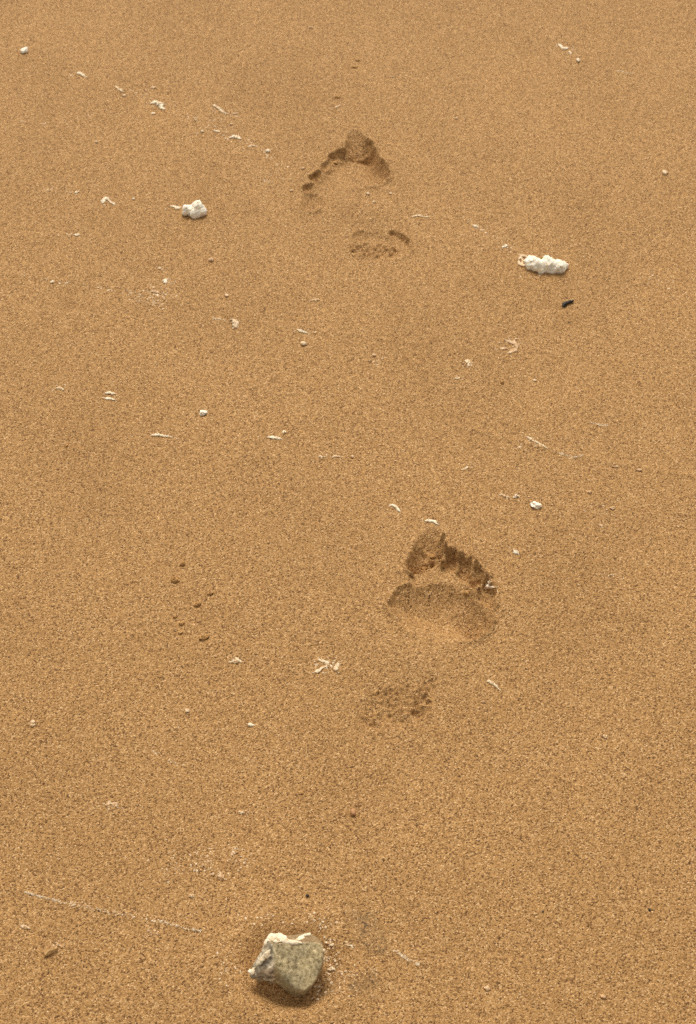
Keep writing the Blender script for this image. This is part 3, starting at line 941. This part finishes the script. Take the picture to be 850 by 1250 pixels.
    F = []
    for r in range(rows - 1):
        for j in range(n):
            a, b, c, d = r * n + j, r * n + (j + 1) % n, (r + 1) * n + (j + 1) % n, (r + 1) * n + j
            F += [[a, b, c], [a, c, d]]
    for j in range(n):
        F.append([(rows - 1) * n + j, (rows - 1) * n + (j + 1) % n, rows * n])
    V[:, 2] += zb
    base = np.array([base_c[0], base_c[1], zb])
    me = np_mesh('stone_body', V - base, np.array(F), M_STONE)
    bm = bmesh.new(); bm.from_mesh(me); bmesh.ops.recalc_face_normals(bm, faces=bm.faces); bm.to_mesh(me); bm.free()
    noise = .7 + .6 * np.random.default_rng(3).random(len(V))
    float_attr(me, 'sandy', np.clip(np.r_[np.maximum(sd, edge), 0] * noise, 0, 1))
    float_attr(me, 'grey', np.clip(np.r_[gy, 0], 0, 1))
    root = link('stone', None, loc=base)
    tag(root, 'grey green beach stone crusted with cream along its left ridge, half sunk in the sand', 'stone')
    link('stone_body', me, root)
    bvh = BVHTree.FromPolygons([Vector(v) for v in V], F)
    o3 = Vector((0, 0, CAM_H))

    def hit(zx, zy):
        d = Vector(ray(*px3(zx, zy))).normalized()
        p, nn, i, dist = bvh.ray_cast(o3, d)
        if p is None:
            p, nn, i, dist = bvh.find_nearest(Vector((*gp(*px3(zx, zy), zb + .012), zb + .012)))
        return np.array(p)
    sc = mpp(1165) / 4.722
    crusts = [
        ('crust', [[(246, 318, 22), (258, 288, 34), (290, 264, 50), (325, 258, 54), (355, 270, 46), (385, 284, 32), (430, 288, 24), (490, 294, 18)], [(300, 285, 30), (340, 285, 26)]], M_CRUST),
        ('crust', [[(288, 330, 40), (276, 348, 50), (262, 362, 42), (240, 385, 36), (222, 405, 30), (205, 428, 24)], [(236, 340, 16), (228, 365, 16), (214, 395, 14), (192, 420, 16)]], M_CRUST),
        ('crust', [[(200, 425, 20), (182, 450, 36), (170, 472, 44), (184, 480, 30)]], M_CRUST),
        ('pale_vein', [[(425, 276, 18), (455, 256, 18), (475, 246, 16), (508, 240, 20), (528, 240, 28), (540, 247, 20)], [(440, 274, 13), (470, 266, 15), (490, 258, 12)]], M_CRUST),
        ('lip', [[(238, 490, 14), (262, 502, 16), (290, 500, 18), (318, 490, 14)]], M_FOAM['cream']),
    ]
    for k, (nm, lines, mt) in enumerate(crusts):
        gs = []
        for j, ln in enumerate(lines):
            P = [hit(a, b) + np.array([0, 0, w * sc * .20]) for a, b, w in ln]
            gs.append(ribbon_geo(P, [w * sc / 2 for a, b, w in ln], .62, 700 + 10 * k + j, 12, .35))
        Vc, Fc = join_geo(gs)
        mc = fused(nm, Vc - base, Fc, mt, .00075, 7)
        C = mesh_np(mc)
        nr = np.zeros(len(mc.vertices) * 3, np.float32); mc.vertices.foreach_get('normal', nr)
        set_co(mc, C + nr.reshape(-1, 3) * (lumpy(C, .0045, .0010, 800 + k) + lumpy(C, .0012, .00025, 830 + k))[:, None])
        link(nm, mc, root)
    # two little knobs on the right rim
    for a, b in ((592, 335), (594, 383)):
        p = hit(a, b)
        v_, f_ = blob_geo(.0018, .0018, .0018, 900 + a + b, 3, .25)
        link('barnacle', np_mesh('barnacle', v_ + p - base, f_, M_FOAM['cream']), root)
    return root


stone()


# ---- faint residue the foam left: hundreds of flakes nobody could count
def residue():
    rd = np.random.default_rng(77)
    spots = []

    def line(pts, n, jit, size):
        P = np.array(pts, float)
        seg = np.r_[0, np.cumsum(np.linalg.norm(np.diff(P, axis=0), axis=1))]
        for t in rd.random(n) * seg[-1]:
            u, v = np.interp(t, seg, P[:, 0]), np.interp(t, seg, P[:, 1])
            spots.append((u + rd.normal() * jit, v + rd.normal() * jit * .6, size * (.6 + .8 * rd.random())))

    def patch(u, v, ru, rv, n, size):
        for _ in range(n):
            spots.append((u + rd.normal() * ru * .5, v + rd.normal() * rv * .5, size * (.5 + .9 * rd.random())))

    line([(30, 1089), (60, 1097), (75, 1101)], 130, 1.0, 1.7); line([(75, 1101), (118, 1110), (160, 1118)], 90, 2.6, 1.7); line([(196, 1124), (226, 1133), (246, 1137)], 95, 1.1, 1.7)
    line([(160, 1120), (200, 1126)], 12, 2, 2.0); line([(180, 1136), (192, 1142)], 9, 1.5, 2.0)
    line([(752, 86), (772, 90)], 30, .6, 1.5); line([(683, 553), (700, 558), (712, 556)], 44, 1.2, 1.8); line([(720, 516), (742, 520)], 40, 1.0, 1.8)
    line([(260, 388), (276, 391)], 34, .8, 1.8); line([(482, 1160), (500, 1172), (512, 1178)], 60, 1.6, 2.0)
    line([(148, 352), (185, 372), (190, 374)], 22, 3, 1.7); line([(320, 219), (334, 223)], 12, 1.2, 1.8); line([(500, 400), (540, 415)], 0, 1, 1)
    line([(205, 928), (222, 934)], 12, 1.5, 1.8); line([(185, 914), (196, 922)], 10, 1.5, 1.8); line([(740, 700), (765, 706)], 16, 1.8, 1.8); line([(250, 250), (330, 265)], 0, 1, 1)
    line([(85, 92), (92, 93)], 6, 1.2, 1.8); line([(80, 286), (88, 286)], 5, .8, 1.8); line([(24, 148), (36, 147)], 6, .8, 1.8); line([(48, 151), (58, 151)], 6, .8, 1.8)
    patch(248, 1052, 24, 16, 36, 2.6); patch(288, 1050, 18, 16, 26, 2.6); patch(405, 1168, 14, 26, 46, 2.6); patch(398, 1205, 26, 14, 40, 2.8); patch(392, 1128, 14, 12, 22, 2.5)
    patch(425, 1190, 14, 14, 16, 2.6); patch(400, 812, 20, 10, 30, 2.2); patch(800, 345, 24, 12, 20, 1.9); patch(640, 545, 26, 8, 12, 1.8); patch(280, 1180, 14, 26, 22, 2.4)
    patch(330, 1120, 40, 14, 22, 2.4); patch(190, 362, 24, 12, 70, 2.1); patch(270, 150, 24, 16, 30, 1.7); patch(330, 215, 20, 10, 16, 1.6); patch(120, 140, 60, 20, 16, 1.6); line([(24, 335), (150, 355), (200, 372)], 46, 3, 1.9); line([(150, 105), (240, 145), (330, 190), (360, 215)], 70, 5, 1.8); line([(560, 262), (620, 300), (640, 312)], 30, 3, 1.9); patch(210, 1060, 40, 20, 22, 2.2); patch(740, 620, 24, 10, 14, 1.9)
    patch(655, 337, 16, 5, 12, 2.0); patch(458, 440, 10, 6, 8, 2.0); patch(625, 420, 18, 10, 12, 1.9)
    for ln, tone in LINES:
        for k in range(5 if len(ln) > 1 else 2):
            u, v, w = ln[rd.integers(len(ln))]
            spots.append((u + rd.normal() * 4.5, v + rd.normal() * 2.2, rd.uniform(1.2, 2.4)))
    for _ in range(170):
        spots.append((rd.uniform(-10, 860), rd.uniform(0, 1250), rd.uniform(1.0, 2.0)))
    V, F = [], []
    for u, v, w in spots:
        p = on_sand(u, v)
        r = w * 1.35 * mpp(v) / 2
        a0 = rd.random() * 6.28
        k = len(V)
        m = 6
        el = rd.uniform(.35, 1.0)
        for i in range(m):
            a = 6.283 * i / m
            q = r * (.7 + .6 * rd.random())
            x, y = q * math.cos(a), q * math.sin(a) * el
            V.append((p[0] + x * math.cos(a0) - y * math.sin(a0), p[1] + x * math.sin(a0) + y * math.cos(a0), p[2] + .0001))
        V.append((p[0], p[1], p[2] + .00055 + r * .3))
        for i in range(m):
            F.append([k + i, k + (i + 1) % m, k + m])
    o = link('foam_residue', np_mesh('foam_residue', np.array(V), np.array(F), M_RESIDUE))
    tag(o, 'faint flakes of dried foam strewn over the sand', None, None, 'stuff')


residue()

# ------------------------------------------------------------------ light: high thin cloud, sun ahead and a little to the left
EL, AZ = math.radians(54), math.radians(-6)      # azimuth from +Y, towards +X positive
dirv = Vector((math.sin(AZ) * math.cos(EL), math.cos(AZ) * math.cos(EL), math.sin(EL)))
sd = bpy.data.lights.new('sun', 'SUN')
sd.energy = 1.15
sd.angle = math.radians(24)
sd.color = (1.0, .93, .83)
so = bpy.data.objects.new('sun', sd)
COL.objects.link(so)
so.location = (0, 0, 6)
so.rotation_euler = dirv.to_track_quat('Z', 'Y').to_euler()

w = bpy.data.worlds.new('World')
scene.world = w
w.use_nodes = True
nt = w.node_tree
sky = nt.nodes.new('ShaderNodeTexSky')
sky.sky_type = 'NISHITA'
sky.sun_disc = False
sky.sun_elevation = EL
sky.sun_rotation = AZ
sky.air_density = 1.0
sky.dust_density = 4.0
sky.ozone_density = 1.0
bg = nt.nodes['Background']
bg.inputs['Strength'].default_value = .10
hs = nt.nodes.new('ShaderNodeHueSaturation'); hs.inputs['Saturation'].default_value = .22
nt.links.new(sky.outputs[0], hs.inputs['Color'])
tn = nt.nodes.new('ShaderNodeMix'); tn.data_type = 'RGBA'; tn.blend_type = 'MULTIPLY'; tn.inputs[0].default_value = 1
tn.inputs[7].default_value = (1.0, .90, .76, 1)           # thin high cloud: grey-white, a warm white balance
nt.links.new(hs.outputs[0], tn.inputs[6])
nt.links.new(tn.outputs[2], bg.inputs[0])

vs = scene.view_settings
vs.view_transform = 'Standard'
vs.look = 'None'
vs.gamma = 1
vs.exposure = .63
vs.use_curve_mapping = False
scene.cycles.use_denoising = False
scene.cycles.max_bounces = 6
